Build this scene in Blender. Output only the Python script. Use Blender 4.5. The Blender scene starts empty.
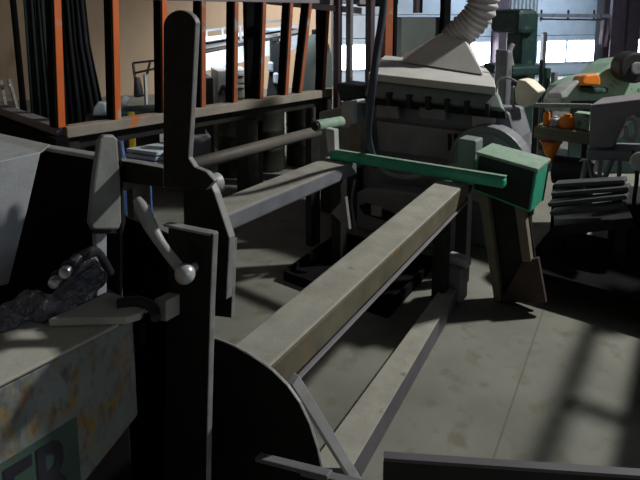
import bpy, bmesh, math, random
from math import sin, cos, radians, pi, atan2, sqrt
from mathutils import Vector as V, Matrix, noise
random.seed(7)
C = bpy.context.scene.collection
# ------------------------------------------------------------------ camera
F, CX, CY, H = 551.0, 320.0, 92.0, 1.6          # 31 mm lens, frame shifted down, eye height
PIT, AZ = radians(8), radians(36.4)
FW = V((cos(AZ)*cos(PIT), sin(AZ)*cos(PIT), -sin(PIT)))
RT = V((sin(AZ), -cos(AZ), 0))
UP = RT.cross(FW)
EYE = V((0, 0, H))
cam_d = bpy.data.cameras.new('camera')
cam = bpy.data.objects.new('camera', cam_d); C.objects.link(cam)
cam_d.sensor_width = 36; cam_d.lens = F/640*36
cam_d.shift_y = -(240-CY)/640; cam_d.clip_start = 0.02; cam_d.clip_end = 100
cam.matrix_world = Matrix(((RT.x, UP.x, -FW.x, 0), (RT.y, UP.y, -FW.y, 0), (RT.z, UP.z, -FW.z, H), (0, 0, 0, 1)))
bpy.context.scene.camera = cam

def ray(x, y): return FW + RT*((x-CX)/F) - UP*((y-CY)/F)
def atz(x, y, z): d = ray(x, y); return EYE + d*((z-H)/d.z)
def atx(x, y, X): d = ray(x, y); return EYE + d*(X/d.x)
def aty(x, y, Y): d = ray(x, y); return EYE + d*(Y/d.y)
def atd(x, y, d): return EYE + ray(x, y)*d
def dep(p): return (p-EYE).dot(FW)

# ------------------------------------------------------------------ materials
def mat(name, c, c2=None, rough=0.6, metal=0.0, scale=8, spots=None, spot_scale=14, spot_lo=.58, bump=0.0, spec=.4, stretch=(1, 1, 1), emit=None, soft=.08):
    m = bpy.data.materials.new(name); m.use_nodes = True
    nt = m.node_tree; N = nt.nodes; L = nt.links
    b = N['Principled BSDF']
    b.inputs['Roughness'].default_value = rough; b.inputs['Metallic'].default_value = metal
    b.inputs['Specular IOR Level'].default_value = spec
    if emit:
        b.inputs['Base Color'].default_value = (*c, 1)
        b.inputs['Emission Color'].default_value = (*c, 1); b.inputs['Emission Strength'].default_value = emit
        return m
    tc = N.new('ShaderNodeTexCoord'); mp = N.new('ShaderNodeMapping'); mp.inputs['Scale'].default_value = stretch
    L.new(tc.outputs['Object'], mp.inputs[0])
    n1 = N.new('ShaderNodeTexNoise'); n1.inputs['Scale'].default_value = scale; n1.inputs['Detail'].default_value = 6
    L.new(mp.outputs[0], n1.inputs['Vector'])
    r1 = N.new('ShaderNodeValToRGB'); r1.color_ramp.elements[0].position = .35; r1.color_ramp.elements[1].position = .68
    c2 = c2 or tuple(v*.72 for v in c)
    r1.color_ramp.elements[0].color = (*c2, 1); r1.color_ramp.elements[1].color = (*c, 1)
    L.new(n1.outputs['Fac'], r1.inputs[0]); out = r1.outputs[0]
    for i, sp in enumerate(spots or []):
        n2 = N.new('ShaderNodeTexNoise'); n2.inputs['Scale'].default_value = spot_scale*(1+.4*i); n2.inputs['Detail'].default_value = 4
        mo = N.new('ShaderNodeMapping'); mo.inputs['Location'].default_value = (3.1*i+1, 1.7*i, 5.3*i); mo.inputs['Scale'].default_value = stretch
        L.new(tc.outputs['Object'], mo.inputs[0]); L.new(mo.outputs[0], n2.inputs['Vector'])
        r2 = N.new('ShaderNodeValToRGB'); r2.color_ramp.elements[0].position = spot_lo; r2.color_ramp.elements[1].position = spot_lo+soft
        L.new(n2.outputs['Fac'], r2.inputs[0])
        mx = N.new('ShaderNodeMix'); mx.data_type = 'RGBA'
        L.new(r2.outputs[0], mx.inputs['Factor']); L.new(out, mx.inputs['A']); mx.inputs['B'].default_value = (*sp, 1)
        out = mx.outputs['Result']
    L.new(out, b.inputs['Base Color'])
    if bump:
        bp = N.new('ShaderNodeBump'); bp.inputs['Strength'].default_value = bump; bp.inputs['Distance'].default_value = .01
        n3 = N.new('ShaderNodeTexNoise'); n3.inputs['Scale'].default_value = scale*6
        L.new(tc.outputs['Object'], n3.inputs['Vector']); L.new(n3.outputs['Fac'], bp.inputs['Height']); L.new(bp.outputs[0], b.inputs['Normal'])
    return m

M = dict(
 dusty=mat('dusty_steel', (.34, .335, .30), (.26, .25, .225), .75, 0, 10, [(.22, .19, .13)], 9, .62, .15),
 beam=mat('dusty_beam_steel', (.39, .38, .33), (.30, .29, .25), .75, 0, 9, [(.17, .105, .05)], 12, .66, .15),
 dark=mat('dark_steel', (.028, .028, .028), (.016, .016, .017), .55, .2, 12, None, 14, .6, .1),
 plate=mat('blackened_plate', (.030, .030, .029), (.02, .02, .02), .65, 0, 14, None, 14, .6, .08, .12),
 edge=mat('pale_grey_steel', (.42, .43, .43), (.3, .3, .3), .5, .1, 20),
 beamside=mat('shaded_rusty_side', (.16, .145, .10), (.10, .09, .06), .7, 0, 8, [(.20, .12, .04)], 10, .60),
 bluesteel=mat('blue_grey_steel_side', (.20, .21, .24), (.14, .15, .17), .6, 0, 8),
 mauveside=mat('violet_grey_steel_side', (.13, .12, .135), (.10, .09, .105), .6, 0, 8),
 litedge=mat('lit_plate_edge', (.36, .37, .365), (.24, .245, .24), .55, .1, 25),
 bright=mat('bright_steel', (.62, .63, .66), (.5, .5, .52), .35, .3, 18),
 paddle=mat('grey_cast_steel', (.30, .31, .30), (.22, .23, .22), .6, .1, 14, None, 10, .6, .1),
 sheet=mat('grey_sheet_metal', (.46, .48, .51), (.39, .41, .44), .6, .1, 30, None, 10, .6, .1),
 rustgreen=mat('rusty_green_grey_paint', (.29, .315, .31), (.19, .22, .21), .7, 0, 9, [(.36, .21, .03), (.24, .11, .04), (.11, .115, .11)], 30, .52, .2, stretch=(1, 1, .5), soft=.22),
 beamtop=mat('pale_top_plate', (.50, .49, .43), (.42, .41, .36), .8, 0, 14, None, 10, .6, .1),
 lettergreen=mat('dark_green_paint', (.085, .14, .11), (.05, .095, .075), .6, 0, 10),
 letter=mat('black_lettering', (.03, .03, .045), (.02, .02, .03), .6, 0, 20),
 green=mat('bright_green_paint', (.06, .50, .31), (.045, .38, .24), .45, 0, 14, [(.20, .30, .22)], 18, .66, .05),
 gtop=mat('pale_green_top', (.30, .40, .32), (.2, .32, .24), .7, 0, 20),
 orange=mat('worn_orange_paint', (.78, .17, .025), (.6, .13, .03), .5, 0, 6, [(.42, .37, .33)], 7, .60, 0, stretch=(1, 1, .6)),
 darkorange=mat('dull_orange_paint', (.42, .12, .045), (.30, .09, .04), .6, 0, 6, [(.33, .26, .22)], 8, .60),
 rail=mat('dusty_orange_rail', (.36, .32, .27), (.28, .25, .21), .8, 0, 9, [(.60, .17, .04)], 5, .63),
 tan=mat('tan_plywood', (.50, .38, .275), (.42, .315, .225), .8, 0, 1.3, [(.36, .265, .185)], 2.5, .63, 0, .2, (1, 1, .4)),
 floor=None,
 white=mat('white_door_paint', (.50, .57, .66), (.44, .51, .60), .5, 0, 3),
 concrete=mat('grey_wall_paint', (.16, .17, .19), (.12, .13, .14), .9, 0, 2),
 glow=mat('daylit_window', (.86, .93, 1.0), emit=16.0),
 machine=mat('grey_machine_paint', (.24, .245, .275), (.18, .185, .21), .5, .1, 6, [(.08, .08, .09)], 9, .62, .1),
 machine2=mat('dull_grey_cover', (.30, .295, .32), (.23, .225, .25), .55, .1, 8, None, 9, .62, .1),
 machgreen=mat('grey_green_machine_paint', (.27, .32, .31), (.21, .25, .24), .5, .1, 6, None, 9, .62, .1),
 hood=mat('galvanised_hood', (.60, .59, .57), (.52, .51, .49), .6, .1, 5, None, 9, .62, .1),
 duct=mat('grey_flexible_duct', (.50, .48, .48), (.42, .40, .40), .6, 0, 10),
 rubber=mat('black_rubber', (.02, .022, .028), (.014, .015, .02), .5, 0, 20),
 cable=mat('blue_grey_cable', (.055, .065, .09), (.04, .05, .07), .5, 0, 20),
 hose=mat('grey_hose', (.32, .32, .31), (.25, .25, .24), .5, 0, 20),
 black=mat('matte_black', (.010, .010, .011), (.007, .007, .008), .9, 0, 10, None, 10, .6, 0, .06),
 column=mat('purple_brown_steel', (.10, .065, .085), (.07, .05, .065), .6, 0, 5),
 dkgreen=mat('dark_green_machine_paint', (.025, .06, .055), (.015, .04, .04), .5, 0, 7, [(.06, .11, .10)], 12, .62),
 sagegreen=mat('sage_green_machine_paint', (.30, .44, .32), (.22, .34, .25), .5, 0, 7, [(.08, .12, .09)], 9, .62),
 boxgreen=mat('dark_grey_green_panel', (.12, .14, .135), (.10, .12, .115), .7, 0, 4),
 cream=mat('cream_plastic', (.88, .80, .66), (.80, .72, .57), .6, 0, 10),
 orangeplastic=mat('orange_plastic', (.85, .24, .02), (.75, .2, .02), .4, 0, 10),
 olive=mat('olive_brown_wood', (.20, .19, .14), (.14, .13, .09), .7, 0, 8, None, 9, .6, 0, .3, (1, 1, 6)),
 mauve=mat('mauve_grey_steel', (.24, .22, .25), (.19, .175, .20), .6, .1, 5),
 brown=mat('rusty_brown_plate', (.085, .062, .052), (.06, .045, .04), .7, 0, 10),
 tanedge=mat('tan_edge', (.25, .225, .17), (.19, .175, .13), .75, 0, 12),
 curtain=mat('black_curtain', (.018, .022, .028), (.012, .014, .018), .85, 0, 4),
 navy=mat('dark_teal_curtain', (.03, .042, .046), (.02, .028, .03), .85, 0, 4),
 blue=mat('blue_plastic', (.10, .22, .55), (.07, .15, .40), .4, 0, 10),
 paleblue=mat('pale_blue_sheet', (.70, .80, .92), (.60, .72, .86), .5, 0, 6),
 yellow=mat('yellow_paint', (.80, .55, .03), (.7, .45, .03), .5, 0, 10),
 cabinet=mat('pale_grey_cabinet', (.46, .46, .44), (.40, .40, .38), .6, 0, 5),
 drum=mat('dark_olive_drum_paint', (.032, .036, .026), (.018, .02, .015), .5, .1, 6, [(.06, .055, .035)], 8, .62),
 chrome=mat('chrome', (.45, .46, .5), (.4, .4, .45), .3, .9, 10),
 plastic=mat('crumpled_plastic_wrap', (.15, .15, .18), (.07, .07, .09), .22, 0, 22, [(.35, .35, .38)], 40, .62, .8, .8),
 boxfront=mat('shaded_green_front', (.010, .022, .02), (.007, .016, .014), .6, 0, 10),
 flatbar=mat('dark_steel_bar', (.12, .12, .135), (.07, .07, .08), .5, .2, 6, None, 9, .6, 0, .3, (8, 1, 8)),
 pipebrown=mat('dull_brown_pipe', (.125, .11, .10), (.09, .08, .07), .6, 0, 8),
 label=mat('pale_label', (.50, .52, .52), (.42, .44, .44), .6, 0, 10),
 lamp=mat('lamp_diffuser', (.95, .97, 1.0), emit=3.0),
 slot=mat('black_slot', (.008, .008, .009), (.006, .006, .007), .7, 0, 10),
)
def floor_mat():
    m = bpy.data.materials.new('concrete_floor'); m.use_nodes = True
    nt = m.node_tree; N = nt.nodes; L = nt.links; b = N['Principled BSDF']
    b.inputs['Roughness'].default_value = .75; b.inputs['Specular IOR Level'].default_value = .25
    tc = N.new('ShaderNodeTexCoord')
    n1 = N.new('ShaderNodeTexNoise'); n1.inputs['Scale'].default_value = 2.3; n1.inputs['Detail'].default_value = 8
    L.new(tc.outputs['Object'], n1.inputs['Vector'])
    r = N.new('ShaderNodeValToRGB'); r.color_ramp.elements[0].position = .3; r.color_ramp.elements[1].position = .7
    r.color_ramp.elements[0].color = (.165, .166, .14, 1); r.color_ramp.elements[1].color = (.25, .252, .225, 1)
    L.new(n1.outputs['Fac'], r.inputs[0])
    n2 = N.new('ShaderNodeTexNoise'); n2.inputs['Scale'].default_value = 9; n2.inputs['Detail'].default_value = 5
    L.new(tc.outputs['Object'], n2.inputs['Vector'])
    r2 = N.new('ShaderNodeValToRGB'); r2.color_ramp.elements[0].position = .54; r2.color_ramp.elements[1].position = .70
    L.new(n2.outputs['Fac'], r2.inputs[0])
    mx = N.new('ShaderNodeMix'); mx.data_type = 'RGBA'; mx.inputs['B'].default_value = (.165, .155, .115, 1)
    L.new(r2.outputs[0], mx.inputs['Factor']); L.new(r.outputs[0], mx.inputs['A'])
    # one saw-cut joint every 1.9 m along y
    sp = N.new('ShaderNodeSeparateXYZ'); L.new(tc.outputs['Object'], sp.inputs[0])
    sk = N.new('ShaderNodeMath'); sk.operation = 'MULTIPLY_ADD'; sk.inputs[1].default_value = -.11; L.new(sp.outputs['X'], sk.inputs[0]); L.new(sp.outputs['Y'], sk.inputs[2])
    a = N.new('ShaderNodeMath'); a.operation = 'ADD'; a.inputs[1].default_value = 20*1.9-.36+.95; L.new(sk.outputs[0], a.inputs[0])
    md = N.new('ShaderNodeMath'); md.operation = 'MODULO'; md.inputs[1].default_value = 1.9; L.new(a.outputs[0], md.inputs[0])
    s = N.new('ShaderNodeMath'); s.operation = 'SUBTRACT'; s.inputs[1].default_value = .95; L.new(md.outputs[0], s.inputs[0])
    ab = N.new('ShaderNodeMath'); ab.operation = 'ABSOLUTE'; L.new(s.outputs[0], ab.inputs[0])
    lt = N.new('ShaderNodeMath'); lt.operation = 'LESS_THAN'; lt.inputs[1].default_value = .004; L.new(ab.outputs[0], lt.inputs[0])
    mul = N.new('ShaderNodeMath'); mul.operation = 'MULTIPLY'; mul.inputs[1].default_value = .55; L.new(lt.outputs[0], mul.inputs[0])
    m2 = N.new('ShaderNodeMix'); m2.data_type = 'RGBA'; m2.inputs['B'].default_value = (.10, .095, .08, 1)
    L.new(mul.outputs[0], m2.inputs['Factor']); L.new(mx.outputs['Result'], m2.inputs['A'])
    L.new(m2.outputs['Result'], b.inputs['Base Color'])
    return m
M['floor'] = floor_mat()

# ------------------------------------------------------------------ object helpers
def wloc(o):
    p = V((0, 0, 0))
    while o: p = p + o.location; o = o.parent
    return p
def obj(name, bm, m, parent=None, bevel=0.0, smooth=False, origin=None):
    bmesh.ops.recalc_face_normals(bm, faces=bm.faces[:])
    me = bpy.data.meshes.new(name)
    off = wloc(parent) if parent else V((0, 0, 0))
    o = bpy.data.objects.new(name, me)
    if not parent:
        if origin is None:
            xs = [v.co for v in bm.verts]
            origin = V((sum(p.x for p in xs)/len(xs), sum(p.y for p in xs)/len(xs), min(p.z for p in xs)))
        off = V(origin); o.location = off
    else: o.parent = parent
    bm.transform(Matrix.Translation(-off))
    bm.to_mesh(me); bm.free()
    me.materials.append(M[m] if isinstance(m, str) else m)
    if smooth:
        for p in me.polygons: p.use_smooth = True
    C.objects.link(o)
    if m == 'plate':                                             # edge faces paler: the light on them is put into the colour
        me.materials.append(M['litedge'])
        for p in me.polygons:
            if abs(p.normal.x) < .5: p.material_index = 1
    if bevel:
        md = o.modifiers.new('bevel', 'BEVEL'); md.width = bevel; md.segments = 2; md.limit_method = 'ANGLE'; md.angle_limit = radians(40)
    return o
def tag(o, label, cat, group=None, kind=None):
    o['label'] = label; o['category'] = cat
    if group: o['group'] = group
    if kind: o['kind'] = kind
    return o
def thing(name, label, cat, loc, group=None):
    o = bpy.data.objects.new(name, None); C.objects.link(o); o.location = loc; o.empty_display_size = .1
    return tag(o, label, cat, group)
def struct(name, bm, m, parent=None, bevel=0):
    o = obj(name, bm, m, parent, bevel, origin=(0, 0, 0)); 
    if not parent: o['kind'] = 'structure'
    return o
def prism(pts, ext, bm=None):
    bm = bm or bmesh.new(); ext = V(ext)
    a = [bm.verts.new(p) for p in pts]; b = [bm.verts.new(V(p)+ext) for p in pts]
    bm.faces.new(a); bm.faces.new(b[::-1])
    n = len(a)
    for i in range(n): bm.faces.new((a[i], b[i], b[(i+1) % n], a[(i+1) % n]))
    return bm
def loft(A, B, bm=None):
    bm = bm or bmesh.new(); a = [bm.verts.new(p) for p in A]; b = [bm.verts.new(p) for p in B]
    bm.faces.new(a); bm.faces.new(b[::-1]); n = len(a)
    for i in range(n): bm.faces.new((a[i], b[i], b[(i+1) % n], a[(i+1) % n]))
    return bm
def plx(px, X, t, bm=None):
    P = [atx(x, y, X) for x, y in px]
    return prism([V((p.x, p.y, max(p.z, .001))) for p in P], (t, 0, 0), bm)
def ply(px, Y, t, bm=None): return prism([aty(x, y, Y) for x, y in px], (0, t, 0), bm)
def bar(p, q, w, h, bm=None, upv=V((0, 0, 1))):
    """box beam whose axis runs p->q at the centre of its section"""
    p, q = V(p), V(q); d = (q-p).normalized(); s = d.cross(upv)
    if s.length < 1e-4: s = d.cross(V((1, 0, 0)))
    s.normalize(); u = s.cross(d).normalized()
    c = [s*(w/2)*a+u*(h/2)*b for a, b in ((-1, -1), (1, -1), (1, 1), (-1, 1))]
    return loft([p+k for k in c], [q+k for k in c], bm)
def box(c, sx, sy, sz, rot=0, bm=None):
    c = V(c); R = Matrix.Rotation(rot, 3, 'Z')
    lo = [c+R @ V((a*sx/2, b*sy/2, -sz/2)) for a, b in ((-1, -1), (1, -1), (1, 1), (-1, 1))]
    return prism(lo, (0, 0, sz), bm)
def tube(path, r, seg=14, bm=None, samples=8):
    """smooth pipe through the points; r a number or a list"""
    bm = bm or bmesh.new(); path = [V(p) for p in path]; n = len(path)
    rs = r if isinstance(r, (list, tuple)) else [r]*n
    pts, rr = [], []
    if n == 2 or samples == 0: pts, rr = path, list(rs)
    else:
        for i in range(n-1):
            p0, p1, p2, p3 = path[max(i-1, 0)], path[i], path[i+1], path[min(i+2, n-1)]
            for k in range(samples):
                t = k/samples
                pts.append(.5*((2*p1)+(p2-p0)*t+(2*p0-5*p1+4*p2-p3)*t*t+(3*p1-p0-3*p2+p3)*t**3)); rr.append(rs[i]*(1-t)+rs[i+1]*t)
        pts.append(path[-1]); rr.append(rs[-1])
    rings = []; prev = None
    for i, p in enumerate(pts):
        d = (pts[min(i+1, len(pts)-1)]-pts[max(i-1, 0)]).normalized()
        if prev is None:
            prev = d.cross(V((0, 0, 1)))
            if prev.length < .1: prev = d.cross(V((1, 0, 0)))
        s = (prev-d*prev.dot(d)).normalized(); prev = s; u = d.cross(s)
        rings.append([bm.verts.new(p+(s*cos(2*pi*k/seg)+u*sin(2*pi*k/seg))*rr[i]) for k in range(seg)])
    for a, b in zip(rings, rings[1:]):
        for k in range(seg): bm.faces.new((a[k], a[(k+1) % seg], b[(k+1) % seg], b[k]))
    bm.faces.new(rings[0][::-1]); bm.faces.new(rings[-1])
    return bm
def cyl(p, q, r, r2=None, seg=24, bm=None): return tube([p, q], [r, r2 if r2 is not None else r], seg, bm)
def lathe(base, prof, seg=24, bm=None):
    bm = bm or bmesh.new(); base = V(base)
    rings = [[bm.verts.new(base+V((r*cos(2*pi*k/seg), r*sin(2*pi*k/seg), z))) for k in range(seg)] for r, z in prof]
    for a, b in zip(rings, rings[1:]):
        for k in range(seg): bm.faces.new((a[k], a[(k+1) % seg], b[(k+1) % seg], b[k]))
    bm.faces.new(rings[0][::-1]); bm.faces.new(rings[-1])
    return bm
def smooth_by_angle(o, deg=35):
    for p in o.data.polygons: p.use_smooth = True
    md = None
    me = o.data; bm = bmesh.new(); bm.from_mesh(me)
    for e in bm.edges:
        if len(e.link_faces) == 2 and e.calc_face_angle(0) > radians(deg): e.smooth = False
    bm.to_mesh(me); bm.free()
    return o

# ------------------------------------------------------------------ room frame (back wall seen almost square-on)
W1 = atd(345, 60, 12.5); W2 = atd(560, 60, 14.6); W1.z = W2.z = 0
R_ = (W2-W1).normalized(); N_ = V((R_.y, -R_.x, 0))           # right along the wall, towards the camera
if N_.dot(-W1) < 0: N_ = -N_
WROT = atan2(R_.y, R_.x)
def onwall(x, y, off=0.0):                                      # point of the back wall (off metres in front of it)
    d = ray(x, y); t = ((W1+N_*off)-EYE).dot(N_)/d.dot(N_); return EYE+d*t
def wx(x): p = onwall(x, 60); return (p-W1).dot(R_)
def wbox(u0, u1, z0, z1, off, t, bm=None):                      # box on the wall: u along it, off in front of it
    p = W1+N_*off
    return prism([p+R_*u0+V((0, 0, z0)), p+R_*u1+V((0, 0, z0)), p+R_*u1+V((0, 0, z1)), p+R_*u0+V((0, 0, z1))], N_*(t), bm)
def bgb(x0, y0, x1, y1, d, t, ground=False, bm=None):           # box parallel to the wall, front face d metres away
    a, b = atd(x0, (y0+y1)/2, d), atd(x1, (y0+y1)/2, d)
    ctr = (a+b)/2; w = abs((b-a).dot(R_)); z1 = atd((x0+x1)/2, y0, d).z; z0 = 0 if ground else atd((x0+x1)/2, y1, d).z
    p0 = ctr-R_*w/2; p1 = ctr+R_*w/2
    q = [V((p.x, p.y, z)) for p, z in ((p0, z0), (p1, z0), (p1, z1), (p0, z1))]
    return prism(q, -N_*t, bm)
HC = 5.2
ctr = W1+N_*0
UL, UR = wx(-260), wx(900)
BACK = (W1-EYE).dot(-N_)+4.5
def corner(u, off): p = W1+R_*u+N_*off; p.z = 0; return p
cA, cB, cC, cD = corner(UL, 0), corner(UR, 0), corner(UR, BACK), corner(UL, BACK)
struct('floor', prism([cA, cB, cC, cD], (0, 0, -.1)), 'floor')
struct('ceiling', prism([p+V((0, 0, HC)) for p in (cA, cB, cC, cD)], (0, 0, .1)), 'concrete')
US = wx(331)
struct('wall_back', wbox(UL, US, 0, HC, -.1, .1), 'tan')
struct('wall_far', wbox(US, UR, 0, HC, -.1, .1), 'concrete')
struct('wall_left', prism([cA, cD, cD+V((0, 0, HC)), cA+V((0, 0, HC))], -R_*.1), 'tan')
struct('wall_right', prism([cB, cC, cC+V((0, 0, HC)), cB+V((0, 0, HC))], R_*.1), 'concrete')
struct('wall_near', prism([cC, cD, cD+V((0, 0, HC)), cC+V((0, 0, HC))], N_*.1), 'concrete')

# overhead doors with a row of daylit windows
def od(name, u0, u1, k, top=3.6, z0=0.0):
    bm = bmesh.new(); z = z0
    while z < top-.1:
        wbox(u0, u1, z+.006, min(z+.52, top), .0, .05, bm); z += .53
    d = struct(name, bm, 'white', bevel=.01)
    n = max(1, round((u1-u0)/1.25)); w = (u1-u0)/n
    for i in range(n):
        fr = obj('window_frame', wbox(u0+i*w+.02, u0+(i+1)*w-.02, .34, .94, .05, .02), 'white', d)
        obj('window_pane', wbox(u0+i*w+.045, u0+(i+1)*w-.045, .37, .91, .055, .025), 'glow', fr)
    for i in range(n+1):
        for zz in (.53*3, .53*4, .53*5):
            obj('hinge', wbox(u0+.1+i*(u1-u0-.2)/n-.025, u0+.1+i*(u1-u0-.2)/n+.025, zz-.13, zz+.13, .05, .02), 'dark', d)
    return d
od('door_1', wx(333), wx(489), 1)
od('door_2', wx(534), wx(592), 2)
od('door_3', wx(630), wx(700), 3)
# steel columns and the corrugated strip of wall between the doors
struct('trim_1', wbox(wx(490), wx(499), 0, HC, .0, .3), 'column')
bm = bmesh.new(); u = wx(500)
while u < wx(533)-.02: wbox(u, u+.06, 0, HC, 0, .04, bm); u += .12
struct('trim_2', bm, mat('grey_corrugated_steel', (.34, .37, .40), None, .6))
bm = wbox(wx(599), wx(627), 0, HC, .30, .03); wbox(wx(599), wx(627), 0, HC, .05, .03, bm); wbox(wx(611), wx(615), 0, HC, .05, .28, bm)
struct('trim_3', bm, 'column')

# door track: long horizontal bar with two hangers
t = thing('door_track', 'grey horizontal door track with angled hangers before the white right-hand door', 'track', onwall(555, 15, .7))
a = onwall(500, 15, .7); b = onwall(611, 16, .7)
obj('track_bar', bar(a, b, .05, .09), 'machine', t); 
obj('lower_bar', bar(onwall(540, 19, .68), onwall(603, 20, .68), .04, .04), 'machine', t)
obj('hanger', bar(onwall(603, 18, .68), onwall(600, 44, .1), .07, .07), 'column', t)
obj('hanger', bar(onwall(610, 16, .7), onwall(605, 46, .1), .07, .07), 'column', t)
obj('track_post', bar(b, V((b.x, b.y, HC)), .06, .06), 'machine', t)

# ------------------------------------------------------------------ foreground machine
# near box beam with lettering
t = thing('box_beam', 'wide rusty green-grey steel box beam with dark lettering in the lower left corner', 'beam', (.3, 1.12, .42))
yb = 1.05
side = [(-.25, .905), (.70, .905), (.70, .66), (.56, .588), (.30, .46), (-.25, .46)]
bmx = prism([V((x, yb, z)) for x, z in side], (0, .19, 0))
obj('beam_body', bmx, 'rustgreen', t, .006)
obj('top_plate', prism([V((-.25, yb-.004, .906)), V((.66, yb-.004, .906)), V((.66, yb+.2, .906)), V((-.25, yb+.2, .906))], (0, 0, .008)), 'beamtop', t, .003)  # top plate paler than the beam body
obj('lettering_panel', prism([V((-.2, yb-.0015, .475)), V((.3, yb-.0015, .475)), V((.55, yb-.0015, .60)), V((.55, yb-.0015, .752)), V((-.2, yb-.0015, .752))], (0, .0012, 0)), 'lettergreen', t)
def text_mesh(s, size):
    cu = bpy.data.curves.new('t', 'FONT'); cu.body = s; cu.size = size; cu.extrude = .0006; cu.offset = .004
    o = bpy.data.objects.new('t', cu); C.objects.link(o); dg = bpy.context.evaluated_depsgraph_get()
    me = bpy.data.meshes.new_from_object(o.evaluated_get(dg)); bm = bmesh.new(); bm.from_mesh(me)
    bpy.data.objects.remove(o); bpy.data.curves.remove(cu); bpy.data.meshes.remove(me)
    return bm
bm = text_mesh('ER', .20)
xs = [v.co.x for v in bm.verts]; x1 = max(xs)
bm.transform(Matrix.Translation((.535, yb-.0025, .735)) @ Matrix.Rotation(pi/2, 4, 'X') @ Matrix.Diagonal((.62, 1, 1, 1)) @ Matrix.Translation((-x1, -max(v.co.y for v in bm.verts), 0)))
obj('lettering', bm, 'letter', t)
# collar at its end
c = obj('collar_plate', prism([atz(x, y, .935) for x, y in ((48, 319), (108, 292), (150, 303), (140, 313), (126, 317))], (0, 0, -.018)), 'beamtop', t, .003)
obj('collar_tab', plx([(121, 318), (142, 315), (142, 345), (124, 361)], .70, .012), 'black', t, .003)
obj('collar_cap', tube([atz(118, 304, .94), atz(136, 301, .945), atz(152, 307, .94), atz(156, 318, .93)], .012), 'rubber', t)
obj('end_block', plx([(154, 299), (166, 301), (166, 322), (154, 320)], .76, .05), 'beamtop', t, .003)

# sheet metal guard, upper left
t = thing('sheet_metal_guard', 'pale grey folded sheet metal guard at the left edge of the frame', 'guard', (.45, 1.6, .75))
obj('side_sheet', ply([(-40, 172), (0, 161), (41, 152), (28, 208), (9, 284), (-40, 296)], 1.45, .35), 'sheet', t, .003)
obj('top_sheet', loft([atz(x, y, 1.19) for x, y in ((-40, 172), (42, 153), (50, 146), (-40, 126))], [atz(x, y, 1.19)+V((0, 0, .006)) for x, y in ((-40, 172), (42, 153), (50, 146), (-40, 126))]), 'edge', t, .002)
# lower gear casing below guard (dark)
tag(obj('gear_casing', prism([V((.30, 1.27, .1)), V((.82, 1.27, .1)), V((.82, 2.0, .1)), V((.30, 2.0, .1))], (0, 0, .74)), 'black', None, .01), 'black gear casing standing inside below the pale sheet metal guard', 'casing')

# black end panel with foot bar + round topped bar
t = thing('pivot_arm', 'black flat upright bar with a rounded top and a lit right edge', 'arm', (.86, 1.05, 1.15))
top = [(163, 27)]+[(179.5-16.5*cos(a), 27-17*sin(a)) for a in [k*pi/12 for k in range(1, 12)]]+[(195, 27)]
pts = [(163, 187)]+top+[(191, 110), (188, 158), (194, 167), (206, 172), (214, 181), (206, 190)]
obj('upright_bar', plx(pts, .86, .016), 'plate', t, .003)
obj('foot_bar', plx([(96, 158), (130, 162), (163, 168), (163, 188), (128, 183), (96, 182)], .865, .03), 'plate', t, .003)
obj('hinge_bracket', plx([(183, 196), (186, 186), (200, 178), (208, 180), (214, 193), (229, 238), (226, 300), (185, 300)], .90, .022), 'plate', t, .003)
p = atx(210, 184, .923)
obj('pivot_roller', cyl(p, p+V((.03, 0, 0)), .024), 'edge', t, .004, True)
obj('roller_cap', cyl(p+V((.031, 0, 0)), p+V((.036, 0, 0)), .014), 'beamtop', t)
t = thing('end_panel', 'black steel end panel between the sheet guard and the grey paddle', 'panel', (.85, 1.5, .7))
obj('panel_plate', plx([(0, 141), (42, 148), (97, 157), (119, 161), (119, 300), (60, 330), (0, 345)], .845, .012), 'black', t, .003)
obj('lit_top_bar', bar(atx(36, 147, .85)+V((0, 0, .004)), atx(100, 158, .85)+V((0, 0, .004)), .035, .012), 'edge', t, .003)  # pale bar puts the panel's lit top edge into the colour
a = atx(118, 214, .985); b = atx(170, 236, .985)
obj('lower_panel', prism([a, b, V((.985, b.y, .001)), V((.985, 2.0, .001)), V((.985, 2.0, .60)), V((.985, a.y, .60))], (.012, 0, 0)), 'black', t, .003)
tag(obj('shade_skid', prism([V((-.2, .74, 0)), V((.78, .74, 0)), V((.78, 2.05, 0)), V((-.2, 2.05, 0))], (0, 0, .09)), 'black', None, .01), 'low black skid added to darken the floor under the rusty green-grey box beam', 'skid')  # black slab added to hide lit floor under the machine

# paddle
t = thing('paddle_lever', 'grey tapered paddle lever with rounded corners on a short stem', 'lever', aty(103, 290, 1.30))
pts = [(100, 140), (104, 135), (114, 135), (118, 139), (121, 180), (122, 222), (119, 230), (93, 230), (90, 224), (94, 182)]
obj('paddle', ply(pts, 1.30, .02), 'paddle', t, .006)
obj('paddle_rim', ply([(116, 137), (121, 142), (126, 222), (123, 234), (92, 234), (91, 228)], 1.321, .012), 'dark', t, .003)
obj('stem', ply([(96, 232), (107, 232), (107, 296), (97, 302)], 1.325, .02), 'sheet', t, .003)

# hand lever with ball
t = thing('hand_lever', 'light grey hand lever with a white ball end in front of the dark post', 'lever', atx(185, 280, .74))
pp = [atx(x, y, .75) for x, y in ((137, 199), (143, 210), (150, 225), (162, 245), (182, 271))]
obj('lever_rod', tube(pp, [.010, .0175, .016, .012, .012], 14), 'edge', t, 0, True)
bm = bmesh.new(); bmesh.ops.create_uvsphere(bm, u_segments=24, v_segments=14, radius=.0225); bm.transform(Matrix.Translation(atx(185, 274, .745)))
obj('ball_end', bm, 'bright', t, 0, True)
p = atx(184, 272, .765)
obj('pivot_pin', cyl(p, p+V((.05, 0, 0)), .010), 'bright', t, 0, True)

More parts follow.
